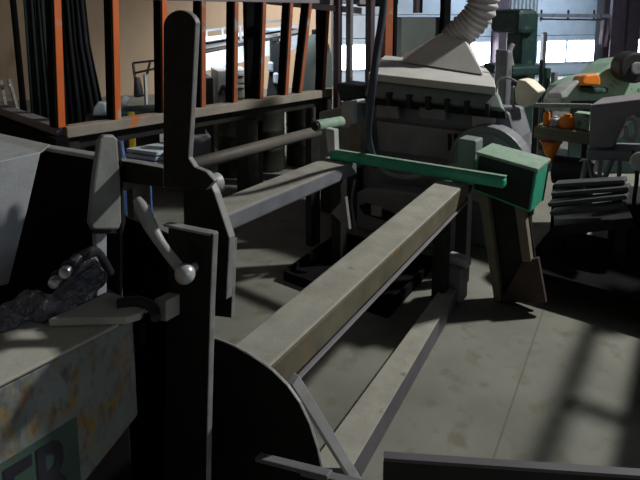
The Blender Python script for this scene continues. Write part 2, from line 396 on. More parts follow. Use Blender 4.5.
# post
t = thing('upright_post', 'black flat steel post with a lit grey right edge behind the ball lever', 'post', atx(190, 480, .80))
obj('post_plate', plx([(168, 225), (213, 234), (210, 300), (207, 420), (206, 700), (166, 700)], .80, .018), 'plate', t, .003)
obj('edge_strip', prism([atx(x, y, .819) for x, y in ((208, 234), (213, 235), (209, 330), (205, 408), (204, 340))], (.010, 0, 0)), 'edge', t)  # pale strip: light on the right edge put into the colour
obj('lit_top_strip', bar(atx(167, 224, .81), atx(214, 233.5, .81), .022, .006), 'edge', t, .001)  # pale bar standing in for the lit top edge
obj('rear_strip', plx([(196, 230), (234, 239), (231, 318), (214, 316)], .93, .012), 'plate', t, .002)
obj('rear_edge', bar(atx(234, 238, .95), atx(231.5, 317, .95), .008, .006), 'edge', t, .001)  # pale bar standing in for the lit rear edge

# quarter plate
t = thing('quarter_plate', 'black quarter-round end plate with a thin lit rim', 'plate', atx(260, 480, .95))
arc = [(207, 338), (222, 342), (240, 350), (257, 360), (272, 371), (287, 386), (299, 403), (309, 424), (317, 449), (322, 474), (326, 520), (327, 700), (205, 700)]
obj('plate_disc', plx(arc, .95, .010), 'plate', t, .002)
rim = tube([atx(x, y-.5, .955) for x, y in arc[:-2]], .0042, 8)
obj('rim', rim, 'edge', t, 0, True)  # pale rim puts the light on the plate edge into the colour
obj('strut', bar(aty(293, 379, .82), aty(358, 484, .80), .022, .030), 'bright', t, .002)
obj('foot_bar', bar(atx(258, 457, .86), atx(330, 475, .86), .022, .010), 'machine2', t, .002)
obj('foot_bar', bar(atx(303, 471, .88), atx(372, 487, .88), .022, .010), 'machine2', t, .002)

# front rail, bottom right
t = thing('front_rail', 'black steel rail running across the bottom right corner', 'rail', atz(520, 478, .88))
a, b = atz(383, 461, .90), atz(700, 483, .90)
dd = (b-a).normalized()
obj('rail_bar', loft([a, a+V((0, 0, -.12)), a+V((0, 0, -.12))+V((.02, .005, 0)), a+V((.014, .004, 0))], [b, b+V((0, 0, -.12)), b+V((0, 0, -.12))+V((.02, .005, 0)), b+V((.014, .004, 0))]), 'dark', t, .002)
obj('rail_edge', bar(a+V((.006, .002, .003)), b+V((.006, .002, .003)), .014, .006), 'mauveside', t)
obj('rail_leg', bar(b+V((0, 0, -.01)), V((b.x, b.y, 0)), .06, .06), 'plate', t)

# long beams
def side_material(o, m):                                        # sides darker: rust tones plus their shade put into the colour
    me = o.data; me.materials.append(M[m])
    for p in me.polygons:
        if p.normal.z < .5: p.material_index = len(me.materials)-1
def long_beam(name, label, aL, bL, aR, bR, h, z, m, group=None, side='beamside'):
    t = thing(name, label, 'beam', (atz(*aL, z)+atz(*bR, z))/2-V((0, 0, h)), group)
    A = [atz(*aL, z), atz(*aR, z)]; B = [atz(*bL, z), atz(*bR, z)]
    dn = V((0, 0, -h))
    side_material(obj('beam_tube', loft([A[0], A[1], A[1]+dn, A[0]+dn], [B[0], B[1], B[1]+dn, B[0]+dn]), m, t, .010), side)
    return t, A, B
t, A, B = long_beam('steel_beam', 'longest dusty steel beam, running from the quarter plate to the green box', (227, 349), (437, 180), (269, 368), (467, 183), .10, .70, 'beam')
obj('lower_flange', bar(A[1]+V((0.03, -.004, -.103)), B[1]+V((0, -.004, -.103)), .016, .006), 'mauve', t, .002)
obj('end_cap', loft([B[0]+V((.002, 0, -.002)), B[1]+V((.002, 0, -.002)), B[1]+V((.002, 0, -.08)), B[0]+V((.002, 0, -.08))], [B[0]+V((.02, 0, -.002)), B[1]+V((.02, 0, -.002)), B[1]+V((.02, 0, -.08)), B[0]+V((.02, 0, -.08))]), 'machine', t)
obj('leg', bar(B[0]+V((-.05, -.06, -.085)), V((B[0].x-.05, B[0].y-.06, 0)), .07, .07), 'dark', t)
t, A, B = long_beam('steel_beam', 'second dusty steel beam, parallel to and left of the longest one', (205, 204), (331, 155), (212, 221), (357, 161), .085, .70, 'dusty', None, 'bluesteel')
obj('leg', bar(B[0]+V((-.05, -.1, -.085)), V((B[0].x-.05, B[0].y-.1, 0)), .07, .07), 'dark', t)
obj('gusset', plx([(331, 213), (345, 197), (349, 230)], 2.72, .03), 'machine2', t, .004)
# pipe
t = thing('pipe_rail', 'dull brown round pipe rail above and behind the second beam', 'pipe', atz(250, 152, .80)-V((0, 0, .3)))
pa, pb = atz(120, 184, .80), atz(318, 131, .80)
obj('pipe', cyl(pa, pb, .036), 'pipebrown', t, 0, True)
obj('pipe_bracket', bar(pb+V((-.06, 0, -.02)), V((pb.x-.06, pb.y, 0)), .05, .10), 'dark', t)
obj('pipe_bracket', bar(pa+V((.1, 0, -.02)), V((pa.x+.1, pa.y, 0)), .05, .10), 'dark', t)
# low rail
t = thing('floor_rail', 'low flat steel rail on the floor right of the longest beam', 'rail', atz(400, 360, 0))
A = [atz(x, y, .10) for x, y in ((300, 468), (352, 468))]; B = [atz(x, y, .10) for x, y in ((440, 286), (457, 289))]
dn = V((0, 0, -.10))
A[0] = A[0].lerp(A[1], .15); B[0] = B[0].lerp(B[1], .1)
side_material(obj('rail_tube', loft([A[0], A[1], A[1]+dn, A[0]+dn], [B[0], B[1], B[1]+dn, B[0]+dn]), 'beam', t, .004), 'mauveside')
e = (B[0]+B[1])/2
obj('end_stop', box(e+V((.06, .0, .02)), .10, .13, .20), 'mauve', t, .01)
obj('stop_cap', box(e+V((.08, -.02, .14)), .07, .12, .05), 'sheet', t, .008)

# crumpled plastic + couplings
def crumple(path, rs, name, label, cat, m, amp=.012, fr=24):
    bm = tube(path, rs, 28, samples=14)
    for v in bm.verts:
        n = noise.noise_vector(v.co*fr); n2 = noise.noise_vector(v.co*fr*2.7)
        v.co += n*amp*1.3+n2*amp*.7
    return tag(obj(name, bm, m, None, 0, False), label, cat)
crumple([atz(-30, 345, .90), atz(5, 322, .92), atz(32, 308, .935), atz(60, 303, .94), atz(78, 285, .955), atz(92, 268, .98), atz(97, 262, .99)],
        [.03, .034, .036, .034, .042, .040, .015], 'plastic_wrap', 'crumpled grey plastic wrap heaped on the near box beam', 'plastic wrap', 'plastic')
for i, (x, y, lb) in enumerate(((53, 284, 'shiny hose coupling left of the crumpled plastic wrap, lower of two'), (64, 274, 'shiny hose coupling beside the crumpled plastic wrap, upper of two'))):
    p = atx(x, y, .58); q = p+V((.06, .05, 0))
    t = thing('hose_coupling', lb, 'coupling', p+V((0, 0, -.02)), 'hose couplings by the plastic wrap')
    obj('sleeve', cyl(p, q, .013), 'chrome', t, 0.003, True); obj('collar_ring', cyl(p+V((.015, .012, 0)), p+V((.025, .021, 0)), .018), 'rubber', t)
    obj('hose', tube([q, q+V((.08, .06, -.03)), q+V((.14, .10, -.12))], .013), 'rubber', t, 0, True)

# unseen rail added right of the frame to cast shadow bars on the floor
t = thing('shadow_rail', 'unseen steel rail with a low panel added to cast shadows on the open floor', 'rail', (3.0, -.1, 0))
obj('top_rail', bar((2.2, -.12, 1.28), (3.9, -.08, 1.28), .05, .05), 'dark', t, .006)
obj('panel', bar((2.3, -.15, .5), (3.8, -.11, .5), .03, .86), 'dark', t, .006)
obj('cross_arm', bar((3.33, -.13, 1.28), (3.33, -.6, 1.28), .05, .04), 'dark', t)
for x in (2.3, 3.8): obj('post', bar((x, -.12, 1.25), (x, -.12, 0), .06, .06), 'dark', t, .004)

# ------------------------------------------------------------------ green gate arm with its box
t = thing('swing_gate', 'bright green tube arm lying across the beams with a pale roller on its left end', 'gate arm', atx(420, 170, 2.76))
ga, gb = atx(331, 154, 2.76), atx(506, 182.5, 2.76)
obj('arm_tube', bar(ga, gb, .055, .062), 'green', t, .018)
obj('arm_ridge', bar(ga+V((-.026, 0, .012)), gb+V((-.026, 0, .012)), .010, .010), 'green', t, .003)
obj('top_strip', bar(ga+V((0, 0, .033)), gb+V((0, 0, .033)), .03, .006), 'gtop', t, .002)  # paler green strip along the tube
obj('arm_upright', plx([(325, 128), (334, 130), (335, 156), (328, 154)], 2.74, .05), 'label', t, .004)
ra, rb = atx(316, 126, 2.70), atx(341, 121.5, 3.0)
obj('roller', cyl(ra, rb, .036), 'gtop', t, .004, True)
dd = (rb-ra).normalized(); obj('roller_hub', cyl(ra-dd*.02, ra-dd*.001, .026), 'dark', t, .002, True)
t = thing('green_box', 'bright green metal box with a pale top at the right end of the green arm', 'box', atx(505, 208, 2.87))
A = [(477, 154), (537, 171.5), (530, 213), (472, 190)]
obj('box_body', plx(A, 2.84, .25), 'green', t, .006)
obj('front_panel', plx([(479, 156), (534, 172), (528, 210), (474, 189)], 2.832, .007), 'boxfront', t, .002)  # near-black sheet puts the shade of the front face into its colour
obj('box_lid', prism([atx(x, y, 2.84)+V((0, 0, 0)) for x, y in ((476, 151.5), (538, 169), (537.5, 173), (476, 155))], (.255, 0, 0)), 'gtop', t, .003)  # lid in a paler green than the body
p = atx(530, 213, 2.84)+V((.225, 0, 0)); q = atx(537, 171, 2.84)+V((.225, 0, 0))
obj('lip', prism([p+V((0, -.004, 0)), q+V((0, -.004, 0)), q+V((0, .0, 0)), p], (.02, 0, 0)), 'slot', t)
# stand below
t = thing('box_stand', 'splayed grey plate stand under the green box with a brown foot', 'stand', atz(520, 303, 0))
xs = 2.92
obj('leg', plx([(477, 188), (487, 191), (501, 302), (494, 303)], xs, .05), 'tanedge', t, .004)  # tan legs, paler than the web plate
obj('leg', plx([(514, 203), (524, 207), (531, 262), (522, 262)], xs, .05), 'tanedge', t, .004)
obj('web_plate', plx([(486, 190), (528, 206), (541, 300), (501, 302)], xs+.06, .02), 'dark', t)
obj('foot_plate', plx([(500, 300), (513, 278), (522, 262), (538, 258), (546, 303), (500, 304)], xs+.01, .03), 'brown', t, .004)
# grey block just behind the beam end
t = thing('bearing_stand', 'grey-green bearing block behind the far end of the longest beam', 'bearing', V((*atx(466, 186, 3.04).xy, 0)))
obj('bearing_block', plx([(458, 138), (476, 141), (474, 186), (456, 182)], 2.98, .12), 'machgreen', t, .01)
p = atx(465, 183, 3.04); obj('post', bar(p, V((p.x, p.y, 0)), .07, .07), 'dark', t)

# ------------------------------------------------------------------ orange fence
t = thing('orange_fence', 'orange slatted stake fence on a dusty rail along the left side', 'fence', (2.9, 3.2, .8))
ZB, ZT = .90, 1.70
fa, fb = atz(66, 127, ZB), atz(336, 88, ZB)
fd = (fb-fa).normalized()
obj('bottom_rail', bar(fa+V((0, .03, -.035)), fb+V((0, .03, -.035)), .10, .07), 'rail', t, .006)
obj('rail_shelf', bar(fa+V((0, .06, -.11)), fb+V((0, .06, -.11)), .04, .10), 'dark', t, .004)
nd = V((-fd.y, fd.x, 0))
obj('end_rail', bar(fa+V((0, .03, -.03)), fa+nd*1.6+V((0, .03, -.03)), .09, .06), 'mauve', t, .006)
obj('end_beam', bar(fa-nd*.05+V((-.05, .0, -.115)), fa+nd*1.6+V((-.05, 0, -.115)), .09, .12), 'black', t, .012)
posts = [(58, 61, 'orange'), (116, 118, 'orange'), (165, 166, 'orange'), (204, 204, 'darkorange'), (237, 236, 'darkorange'), (265, 262, 'darkorange'), (292, 287, 'darkorange'), (311, 301, 'darkorange'), (329, 324, 'darkorange')]
for k, (xt, xb, m) in enumerate(posts):
    # along the rail to the point under xb
    d0 = ray(xb, 110); n = V((d0.y, -d0.x, 0)); s = (EYE-fa).dot(n)/fd.dot(n)
    p = fa+fd*s; p.z = ZB
    d0 = ray(xt, 5); n = V((d0.y, -d0.x, 0)); s = (EYE-fa).dot(n)/fd.dot(n); q = fa+fd*s; q.z = ZT
    w = .046 if k < 3 else .042
    po = obj('post', loft([p+V((-w/2, -.0, 0)), p+V((w/2, 0, 0)), p+V((w/2, .055, 0)), p+V((-w/2, .055, 0))],
                     [q+V((-w/2, -.0, 0)), q+V((w/2, 0, 0)), q+V((w/2, .055, 0)), q+V((-w/2, .055, 0))]), m, t, .003)
    obj('shade_strip', loft([p+V((-w/2-.012, .008, 0)), p+V((-w/2-.001, .008, 0)), p+V((-w/2-.001, .075, 0)), p+V((-w/2-.012, 0.085, 0))],
                     [q+V((-w/2-.012, .008, 0)), q+V((-w/2-.001, .008, 0)), q+V((-w/2-.001, .075, 0)), q+V((-w/2-.012, 0.085, 0))]), 'black', po)  # black strip puts the shade of the post's left face into the colour
obj('top_rail', bar(fa+V((0, .03, ZT-ZB+.03)), fb+fd*.5+V((0, .03, ZT-ZB+.03)), .06, .06), 'mauve', t, .004)
for s in (.02, .97):
    p = fa.lerp(fb, s)+V((0, .06, 0)); obj('support_leg', bar(V((p.x, p.y, ZB-.1)), V((p.x, p.y, 0)), .08, .08), 'dark', t)
p = fa+nd*1.5; obj('support_leg', bar(V((p.x, p.y, ZB-.1)), V((p.x, p.y, 0)), .08, .08), 'dark', t)

# dark stanchions beyond the fence
def stan(x0, x1, yb, d, m, label, grp='dark stanchions past the fence', t=.12, lean=0, name='stanchion'):
    bm = bgb(x0, -60, x1, yb, d, t, True)
    return tag(obj(name, bm, m, None, .01), label, 'post', grp)
stan(245, 262, 100, 5.0, 'black', 'broad black stanchion behind the orange fence, widest of the dark posts')
stan(319, 324, 100, 5.6, 'black', 'thin black stanchion right behind the orange fence near the rounded grey cover')
stan(337.5, 343, 70, 5.0, 'column', 'purple-grey stanchion before the left daylit door')
stan(349.5, 354, 90, 5.0, 'machine', 'grey stanchion left of the hanging cable', t=.1)
stan(370, 376, 75, 5.3, 'column', 'dark purple stanchion right behind the hanging cable')
tag(obj('orange_post', bgb(385, -40, 394, 60, 5.5, .1, True), 'darkorange', None, .005), 'short stretch of dull orange post left of the dust hood', 'post')
tag(obj('black_post', bgb(394, -40, 398, 60, 5.55, .1, True), 'black', None, .005), 'narrow black post touching the dull orange post', 'post')
# overhead gantry beam linking them
tag(obj('gantry_beam', loft([atd(255, 1, 5.2)+V((0, 0, -.02)), atd(255, 1, 5.2)+V((0, 0, .03)), atd(255, 1, 5.3)+V((0, 0, .03)), atd(255, 1, 5.3)+V((0, 0, -.02))],
    [atd(362, 12, 5.0)+V((0, 0, -.02)), atd(362, 12, 5.0)+V((0, 0, .04)), atd(362, 12, 5.1)+V((0, 0, .04)), atd(362, 12, 5.1)+V((0, 0, -.02))]), 'sheet', None, .003), 'pale thin beam crossing behind the fence tops at the upper edge', 'beam')

# ------------------------------------------------------------------ hanging cable
tag(obj('hanging_cable', tube([atd(388, -90, 2.9), atd(384, 0, 2.9), atd(378, 45, 2.9), atd(372, 90, 2.9), atd(368, 130, 3.2), atd(371, 150, 3.35), atd(376, 166, 3.45)], .021, 12), 'cable', None, 0, True), 'thick blue-grey cable hanging down in front of the hooded machine', 'cable')

# ------------------------------------------------------------------ central machine with dust hood
t = thing('hooded_machine', 'large grey woodworking machine with a sheet metal dust hood on top', 'machine', (3.8, 1.8, 0))
obj('body', plx([(345, 104), (508, 112), (516, 140), (518, 262), (470, 268), (345, 240), (340, 190)], 3.58, .35), 'machine', t, .02)
# hood slabs
def slab(A, B, XA, XB, th, m, name):
    P = [atx(*A[0], XA), atx(*A[1], XA), atx(*B[1], XB), atx(*B[0], XB)]
    return obj(name, prism(P, (0, 0, -th)), m, t, .008)
slab(((368, 73), (496, 87)), ((376, 64), (494, 78)), 3.50, 3.85, .055, 'hood', 'hood_board')
slab(((375, 65), (494, 79)), ((380, 60), (490, 73)), 3.86, 4.02, .035, 'hood', 'hood_board')
slab(((380, 59), (490, 72)), ((385, 55), (486, 68)), 4.03, 4.2, .06, 'hood', 'hood_board')
# pyramid transition
hb = [atx(403, 62, 4.0), atx(484, 75, 3.9), atx(480, 67, 4.25), atx(400, 57, 4.3)]
ht = [atx(443, 33, 4.2), atx(466, 42, 4.15), atx(468, 38, 4.4), atx(447, 30, 4.45)]
obj('hood_funnel', loft(hb, ht), 'hood', t, .006)
# flexible duct
path = [atx(454, 40, 4.3), atx(461, 32, 4.3), atx(472, 23, 4.3), atx(481, 10, 4.3), atx(485, -8, 4.3), atx(486, -60, 4.3)]
cp = []
for i in range(len(path)-1):
    for k in range(12 if i < 4 else 24): cp.append(path[i].lerp(path[i+1], k/(12 if i < 4 else 24)))
# smooth the polyline
for _ in range(12): cp = [cp[0]]+[(cp[i-1]+cp[i]*2+cp[i+1])/4 for i in range(1, len(cp)-1)]+[cp[-1]]
obj('flexible_duct', tube(cp, [.118+(.010, .0, -.010, .0)[i % 4] for i in range(len(cp))], 24, samples=0), 'duct', t, 0, True)
# sloping panel
P = [atx(369, 79, 3.56), atx(497, 92, 3.56), atx(503, 109, 3.46), atx(364, 95, 3.46)]
obj('sloping_cover', prism(P, (.06, 0, -.03)), 'machgreen', t, .01)
obj('black_band', plx([(366, 94), (504, 109), (506, 119), (366, 104)], 3.53, .03), 'slot', t)  # plain black band below the sloping cover
for x in (388, 408, 427, 446, 466, 487):
    y = 95+(x-366)*.109
    obj('latch', plx([(x-2, y-5), (x+2, y-4), (x+2, y+9), (x-2, y+8)], 3.44, .05), 'dark', t, .003)
obj('cover_panel', plx([(376, 105), (398, 106.5), (398, 119), (376, 117)], 3.50, .03), 'machine2', t, .006)
obj('cover_panel', plx([(419, 107), (445, 110), (445, 121), (419, 118)], 3.50, .03), 'machine2', t, .006)
obj('cover_panel', plx([(472, 116), (495, 118.5), (495, 133), (472, 130)], 3.50, .03), 'sheet', t, .006)
obj('front_panel', plx([(376, 121), (470, 132), (468, 163), (378, 151)], 3.52, .05), 'machine2', t, .01)
for x in (449, 455, 461):
    obj('vent_slot', plx([(x-1.2, 134), (x+1.2, 134), (x+1.2, 151), (x-1.2, 150)], 3.505, .012), 'slot', t)
p = atx(486, 166, 3.40)
obj('wheel_guard', cyl(p, p+V((.14, 0, 0)), .26, None, 40), 'machine', t, .012)
obj('guard_ring', cyl(p+V((-.012, 0, 0)), p+V((-.001, 0, 0)), .215, None, 40), 'machine2', t, .004)
obj('guard_ring', cyl(p+V((-.024, 0, 0)), p+V((-.013, 0, 0)), .14, None, 40), 'machine', t, .004)
# lower rounded belly
obj('belly_cover', plx([(356, 193), (366, 188), (400, 191), (445, 199), (450, 235), (440, 262), (400, 258), (368, 250), (356, 232)], 3.36, .18), 'machine2', t, .02)
obj('belly_slot', prism([atx(x, y, 3.35) for x, y in ((359, 206), (366, 203), (405, 218), (404, 227), (364, 214))], (.012, 0, 0)), 'slot', t)
obj('label_plate', plx([(371, 205), (382, 207), (381, 217), (371, 215)], 3.345, .006), 'label', t)
obj('hose_loop', tube([atx(378, 160, 3.3), atx(383, 170, 3.3), atx(396, 176, 3.28), atx(414, 177, 3.28), atx(436, 171, 3.3), atx(462, 164, 3.32)], .018, 12), 'hose', t, 0, True)
obj('conduit', tube([atx(355, 180, 3.3), atx(352, 205, 3.3), atx(358, 240, 3.3), atx(364, 262, 3.3)], .010, 10), 'hose', t, 0, True)
obj('side_panel', plx([(432, 205), (466, 212), (464, 268), (440, 264)], 3.2, .1), 'machine', t, .01)
# box + tank at its left end
obj('gearbox_body', plx([(318, 112), (352, 106), (360, 134), (356, 170), (318, 168)], 3.45, .3), 'machgreen', t, .02)
obj('gearbox_cover', plx([(341, 102), (353, 101), (353, 128), (341, 128)], 3.40, .06), 'label', t, .006)
obj('gearbox_plate', plx([(350, 124), (361, 125), (360, 160), (348, 158)], 3.38, .03), 'tanedge', t, .004)
obj('gearbox_top', plx([(335, 83), (360, 86), (368, 98), (340, 102)], 3.6, .25), 'dkgreen', t, .02)
obj('gearbox_base', prism([atx(320, 160, 3.5), atx(358, 160, 3.5), V((*atx(358, 160, 3.5).xy, 0)), V((*atx(320, 160, 3.5).xy, 0))], (.22, 0, 0)), 'dark', t, .01)
# black pan added to darken the floor under the far beam halves
t = thing('shade_pan', 'low black pan added to darken the floor between the two long beams', 'pan', (2.8, 1.8, 0))
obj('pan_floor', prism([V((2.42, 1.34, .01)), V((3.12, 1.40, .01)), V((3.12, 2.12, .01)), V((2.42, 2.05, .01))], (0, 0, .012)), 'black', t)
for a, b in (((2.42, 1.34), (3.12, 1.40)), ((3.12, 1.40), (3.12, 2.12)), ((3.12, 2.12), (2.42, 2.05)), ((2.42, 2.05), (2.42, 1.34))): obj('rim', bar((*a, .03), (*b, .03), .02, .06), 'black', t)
# cream lamp shade
t = thing('work_lamp', 'cream angular work lamp shade on a short arm right of the hood', 'lamp', atx(524, 105, 3.75))
p = atx(514, 94, 3.75); q = atx(537, 92, 3.70)
sh = [atx(x, y, 3.72) for x, y in ((518, 79), (526, 81), (538, 92), (525, 108), (515, 104), (514, 90))]
obj('lamp_shade', loft(sh, [v+V((.14, -.02, 0)) for v in sh]), 'cream', t, .012)
obj('lamp_arm', tube([atx(517, 82, 3.78), atx(508, 78, 3.78), atx(499, 80, 3.78), atx(497, 92, 3.78), atx(500, 112, 3.53)], .008, 8), 'hose', t, 0, True)
obj('lamp_bracket', tube([atx(513, 86, 3.76), atx(513, 104, 3.76), atx(518, 112, 3.76)], .010, 8), 'hose', t, 0, True)

# dark green box behind hood and beam above
tag(obj('tool_cabinet', bgb(397, 17, 447, 60, 8.0, .7, True), 'boxgreen', None, .01), 'large dark grey-green cabinet behind the dust hood', 'cabinet')
tag(obj('roof_bracket', bgb(416, -40, 424, 13, 8.2, .1), 'column', None, .005), 'dark post above the grey-green cabinet', 'post')
tag(obj('black_post', bgb(444, -30, 452, 32, 7.9, .12, True), 'black', None, .005), 'black post between the grey-green cabinet and the flexible duct', 'post')
tag(obj('black_hood', bgb(372, -30, 402, 6, 6.0, .5), 'black', None, .03), 'black overhead fitting at the top edge above the cable', 'fitting')

# tall dark green press
t = thing('drill_press', 'tall dark green machine column standing before the right-hand door', 'machine', atd(530, 110, 7.2))
obj('column', bgb(519, 12, 540, 108, 7.2, .35, True), 'dkgreen', t, .05)
obj('head', bgb(516, 9, 541, 34, 7.0, .6), 'dkgreen', t, .06)
obj('table', bgb(508, 66, 548, 76, 6.9, .6), 'dkgreen', t, .03)
obj('handle', tube([atd(513, 44, 6.9), atd(510, 52, 6.9), atd(512, 66, 6.9)], .03, 8), 'hose', t, 0, True)
obj('motor_cap', bgb(506, 50, 514, 80, 6.8, .25, True), 'machine', t, .03)
for i, (x0, x1, y0, d, m, lb) in enumerate(((545, 551, 68, 6.5, 'dkgreen', 'short dark green rod standing left of the low sill'), (553, 558, 72, 6.4, 'machine', 'grey rod standing beside the short green rod'), (541, 545, 60, 6.6, 'dkgreen', 'slim dark rod right against the tall green machine'))):
    tag(obj('rod', bgb(x0, y0, x1, 110, d, .06, True), m, None, .01), lb, 'rod', 'rods before the right-hand door')
tag(obj('door_latch', bgb(543, 32, 548, 45, 11.5, .1, True), 'sheet', None, .01), 'small grey upright stick in front of the right-hand door', 'stick')

# ------------------------------------------------------------------ right-hand machine
t = thing('green_grinder', 'sage green grinding machine with an orange guard and a dark wheel', 'machine', atd(600, 120, 5.4))
obj('body', prism([atd(x, y, 5.5) for x, y in ((562, 100), (568, 84), (585, 76), (600, 72), (612, 62), (622, 56), (660, 54), (660, 112), (562, 112))], FW*.5), 'sagegreen', t, .04)
obj('orange_guard', prism([atd(x, y, 5.3) for x, y in ((582, 82), (586, 75), (598, 73), (601, 78), (601, 86), (584, 85))], FW*.25), 'orangeplastic', t, .03)
p = atd(636, 68, 5.25); d_ = FW.copy(); d_.z = 0; d_.normalize()
obj('wheel', cyl(p, p+d_*.2, .15, None, 32), 'dark', t, .02)
obj('wheel_hub', cyl(p-d_*.03, p-d_*.002, .06, None, 24), 'machine', t, .01)
obj('slot_bar', bgb(592, 88, 612, 94, 5.32, .2), 'dkgreen', t, .02)
obj('pedestal', prism([V((*atd(x, 112, dd_).xy, .0)) for x, dd_ in ((570, 5.5), (655, 5.5), (655, 5.95), (570, 5.95))], (0, 0, .75)), 'dkgreen', t, .02)
p0, p1 = atd(556, 92, 5.0), atd(552, 84, 5.0)
tag(obj('rag', prism([atd(x, y, 5.2) for x, y in ((560, 94), (568, 87), (574, 83), (578, 80), (580, 82), (574, 89), (567, 98), (561, 99))], FW*.32), 'label', None, .02), 'pale rag draped on the left shoulder of the green grinder', 'rag')

# block table with mauve cover
t = thing('grey_saw_unit', 'mauve-grey saw unit with a slanted cover at the right edge', 'machine', atx(610, 200, 3.9))
obj('cover_block', plx([(590, 105), (800, 80), (800, 116), (628, 118), (612, 148), (589, 148)], 3.95, .4), 'mauve', t, .012)  # unseen right part added to shade the floor
obj('bed_bar', plx([(586, 150), (640, 152), (640, 162), (586, 160)], 3.98, .3), 'machine', t, .01)
obj('guide_oval', tube([atx(627, 120, 3.9), atx(634, 118, 3.9), atx(637, 130, 3.9), atx(633, 140, 3.9), atx(627, 137, 3.9), atx(626, 126, 3.9)], .014, 10), 'hose', t, 0, True)
for a, b in (((586, 160), (580, 190)), ((588, 160), (596, 190)), ((601, 160), (598, 190)), ((612, 160), (600, 190)), ((620, 160), (617, 205))):
    obj('leg', bar(atx(*a, 3.95), atx(*b, 3.9), .025, .025), 'machine', t, .004)
obj('bearing', cyl(atx(641, 162, 3.7), atx(641, 162, 3.78), .06, None, 24), 'bright', t, .01, False)
obj('belt', tube([atx(633, 150, 3.8), atx(637, 175, 3.8), atx(634, 205, 3.8), atx(642, 215, 3.8), atx(650, 180, 3.8)], .012, 8), 'rubber', t, 0, True)
obj('frame_base', prism([atx(610, 205, 4.0), atx(800, 205, 4.0), V((*atx(800, 205, 4.0).xy, 0)), V((*atx(610, 205, 4.0).xy, 0))], (.5, 0, 0)), 'dark', t)  # carried out of view for added shade on the floor
# stacked flat stock on it
for k, (y0, y1, x0, x1, X) in enumerate(((184, 180, 556, 626, 3.55), (193, 187, 553, 630, 3.5), (203, 195, 550, 628, 3.45), (212, 204, 552, 622, 3.42))):
    a, b = atx(x0, y0, X), atx(x1, y1, X)
    tag(obj('steel_bar', bar(a, b, .10, .026), 'flatbar', None, .006),
        ('topmost dark flat bar of the stack right of the green box', 'second flat bar down in the stack right of the green box', 'third flat bar down in the stack right of the green box', 'lowest flat bar of the stack right of the green box')[k], 'bar', 'flat bars stacked right of the green box')
t = thing('bar_trestle', 'dark trestle carrying the stack of flat bars', 'trestle', atx(590, 240, 3.5))
obj('trestle_top', bar(atx(555, 222, 3.5), atx(630, 214, 3.6), .3, .06), 'dark', t)
for x in (560, 622):
    p = atx(x, 222, 3.5); obj('leg', bar(V((p.x, p.y, p.z)), V((p.x, p.y, 0)), .06, .06), 'dark', t)
t = thing('shade_tray', 'low black tray added to darken the floor behind the box stand', 'tray', (3.5, .4, 0))  # black tray added so the floor here reads as dark
obj('tray_board', prism([V((3.1, .86, .12)), V((3.85, .86, .12)), V((3.85, -.04, .12)), V((3.1, -.04, .12))], (0, 0, .04)), 'black', t)
for x, y in ((3.14, .82), (3.14, 0), (3.81, .82), (3.81, 0)): obj('leg', bar((x, y, .119), (x, y, 0), .05, .05), 'black', t)
# shelf plank with bottles
t = thing('plank_shelf', 'olive wooden plank shelf with a dark rail behind the green box', 'shelf', atx(562, 140, 4.2))
a, b = atx(534, 130, 4.2), atx(592, 130, 4.2); zt = atx(563, 130, 4.2).z
obj('plank', prism([V((4.2, a.y, zt)), V((4.2, b.y, zt)), V((4.45, b.y, zt)), V((4.45, a.y, zt))], (0, 0, -.085)), 'olive', t, .006)
obj('rail', bar(atx(528, 105, 4.3), atx(592, 106, 4.3), .03, .03), 'hose', t, .004)
for x in (537, 588): obj('shelf_post', bar(atx(x, 104, 4.46), V((*atx(x, 104, 4.46).xy, 0)), .04, .04), 'dark', t)
def bottle(x, y0, y1, r, X, m, label, cap='label'):
    b = atx(x, y1, X); b.z = zt+.001; h = atx(x, y0, X).z-b.z
    t = thing('bottle', label, 'bottle', b, 'containers on the plank shelf')
    o = obj('body', lathe(b, [(r*.9, 0), (r, .01), (r, h*.68), (r*.8, h*.8), (r*.4, h*.86)], 20), m, t, 0, True)
    obj('cap', lathe(b+V((0, 0, h*.861)), [(r*.45, 0), (r*.45, h*.13), (r*.4, h*.139)], 16), cap, t, 0, True)
bottle(546, 109, 129.6, .025, 4.3, 'orangeplastic', 'slim orange bottle, leftmost on the plank shelf')
bottle(554.5, 116, 129.8, .034, 4.3, 'label', 'squat pale jar between the two orange containers on the plank shelf')
bottle(567, 114, 130.0, .058, 4.3, 'orangeplastic', 'wide orange bottle in the middle of the plank shelf', 'orangeplastic')
a, b = atx(574, 113, 4.28), atx(590, 113, 4.28)
tag(obj('carton', prism([V((4.28, a.y, zt+.001)), V((4.28, b.y, zt+.001)), V((4.4, b.y, zt+.001)), V((4.4, a.y, zt+.001))], (0, 0, a.z-zt)), 'sagegreen', None, .008), 'pale green carton at the right end of the plank shelf', 'carton')
t = thing('orange_cone', 'pointed orange funnel hanging below the plank shelf', 'funnel', atx(551, 162, 4.15))
cb = atx(551, 142, 4.28); ct = atx(550, 163, 4.28)
obj('funnel_body', cyl(cb, ct, .075, .012, 24), 'orangeplastic', t, 0, True)
obj('funnel_lip', cyl(cb, cb+V((0, 0, .008)), .08, None, 24), 'orangeplastic', t)

# dark clutter under the shelf: two motors
t = thing('machine_motor', 'dark motor in shadow right of the orange funnel under the plank shelf', 'motor', V((*atx(574, 172, 4.3).xy, 0))); p = atx(574, 172, 4.3)
obj('housing', cyl(p+V((0, .14, 0)), p+V((0, -.14, 0)), .11, None, 24), 'dark', t, .012)
obj('shaft', cyl(p+V((0, -.141, 0)), p+V((0, -.2, 0)), .025), 'machine', t)
obj('pedestal', box((p.x, p.y, (p.z-.10)/2), .2, .24, p.z-.10), 'black', t)

